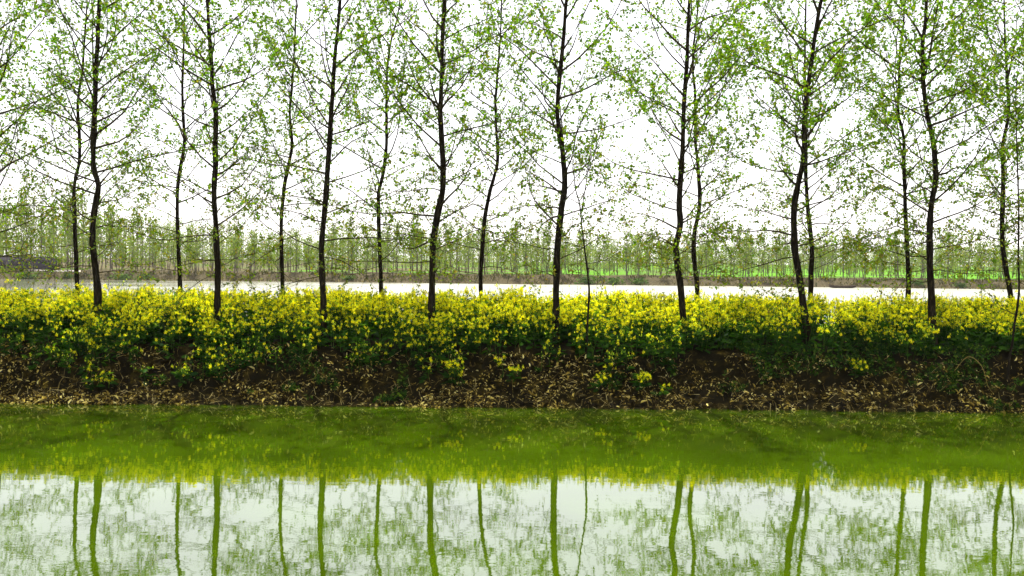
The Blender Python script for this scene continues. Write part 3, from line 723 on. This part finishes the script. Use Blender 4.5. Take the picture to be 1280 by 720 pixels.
# low dark wall at the far left, with coping and piers
M_WALL = solid('dark_wall', [(.3, (.030, .027, .034)), (.7, (.075, .066, .078))], (1.5, 1.5, 3), .9, .2)
M_PALE = solid('pale_concrete', [(.3, (.38, .36, .31)), (.7, (.55, .52, .46))], (2, 2, 2), .9, .1)
def box(x0, x1, y0, y1, z0, z1):
    V = np.array([(x, y, z) for z in (z0, z1) for y in (y0, y1) for x in (x0, x1)])
    return V, np.array([(0, 2, 3, 1), (4, 5, 7, 6), (0, 1, 5, 4), (2, 6, 7, 3), (0, 4, 6, 2), (1, 3, 7, 5)])
wy = 118.6; wx0, wx1 = -66.0, float(at(70, 330, wy)[0]); wz = .9
wall = put('boundary_wall', None, loc=(wx1, wy, wz), label='low dark wall among trees on the far shore at the left edge', category='wall')
def part(name, bx, mat, par, org):
    V, F = bx; return put(name, mesh_np(name, V - np.asarray(org), [(F, 0)], [mat]), par)
org = (wx1, wy, wz)
part('wall_face', box(wx0, wx1, wy - .12, wy + .12, wz - .2, 2.42), M_WALL, wall, org)
part('coping', box(wx0, wx1 + .06, wy - .19, wy + .19, 2.423, 2.53), M_WALL, wall, org)
for k in range(4): part('pier', box(wx1 - .3 - k * 3.6, wx1 + .03 - k * 3.6, wy - .21, wy + .21, wz - .2, 2.42), M_WALL, wall, org)
# pale concrete path edge in front of the wall
px0, px1 = float(at(30, 337, 115.0)[0]), float(at(97, 337, 115.0)[0])
gz = float(np.max(ground_z(np.linspace(px0, px1, 30), np.full(30, 115.0))))
V, F = box(px0, px1, 114.6, 115.9, gz - .6, gz + .06); put('path', mesh_np('path', V, [(F, 0)], [M_PALE]), kind='structure')

# flat wooden punt moored at the far shore
c = at(1053, 358, 109.6); L, Wd = 2.9, .85
xs = np.linspace(-1, 1, 13); P = []
for t in xs:
    w = Wd / 2 * (1 - .55 * abs(t) ** 3); rise = .14 * abs(t) ** 2.5
    P.append([(t * L / 2, -w, .27 + rise), (t * L / 2, -w * .8, rise - .05), (t * L / 2, w * .8, rise - .05), (t * L / 2, w, .27 + rise),
              (t * L / 2, w * .88, .25 + rise), (t * L / 2, w * .7, rise + .02), (t * L / 2, -w * .7, rise + .02), (t * L / 2, -w * .88, .25 + rise)])
P = np.array(P).reshape(-1, 3); s = 8
i = np.arange(12)[:, None] * s; j = np.arange(s)[None]; j2 = (j + 1) % s
F = np.stack([i + j, i + j2, i + s + j2, i + s + j], -1).reshape(-1, 4)
caps = np.array([tuple(range(8))[::-1], tuple(range(96, 104))])
M_BOAT = solid('boat_wood', [(.3, (.02, .015, .012)), (.7, (.06, .045, .03))], (3, 12, 12), .8, .2)
boat = put('boat', None, loc=(c[0], 109.6, 0.0), label='small low dark wooden punt moored at the far shore on the right', category='boat')
put('hull', mesh_np('hull', P, [(F, 0), (caps, 0)], [M_BOAT]), boat)
for t in (-.45, .4): part('thwart', box(t * L / 2 - .09, t * L / 2 + .09, -.33, .33, .19, .215), M_BOAT, boat, (0, 0, 0))

# ------------------------------------------------------------------ thin spring haze
V, F = box(-1520, 1520, -90, 1320, -1.6, 13.5)
hm, hnt, hout = new_mat('haze')
pv = N(hnt, 'ShaderNodeVolumePrincipled'); pv.inputs['Color'].default_value = (.93, .94, .96, 1); pv.inputs['Density'].default_value = .00015
pv.inputs['Anisotropy'].default_value = .0
hnt.links.new(pv.outputs[0], hout.inputs['Volume'])
put('haze', mesh_np('haze', V, [(F, 0)], [hm]), kind='stuff')
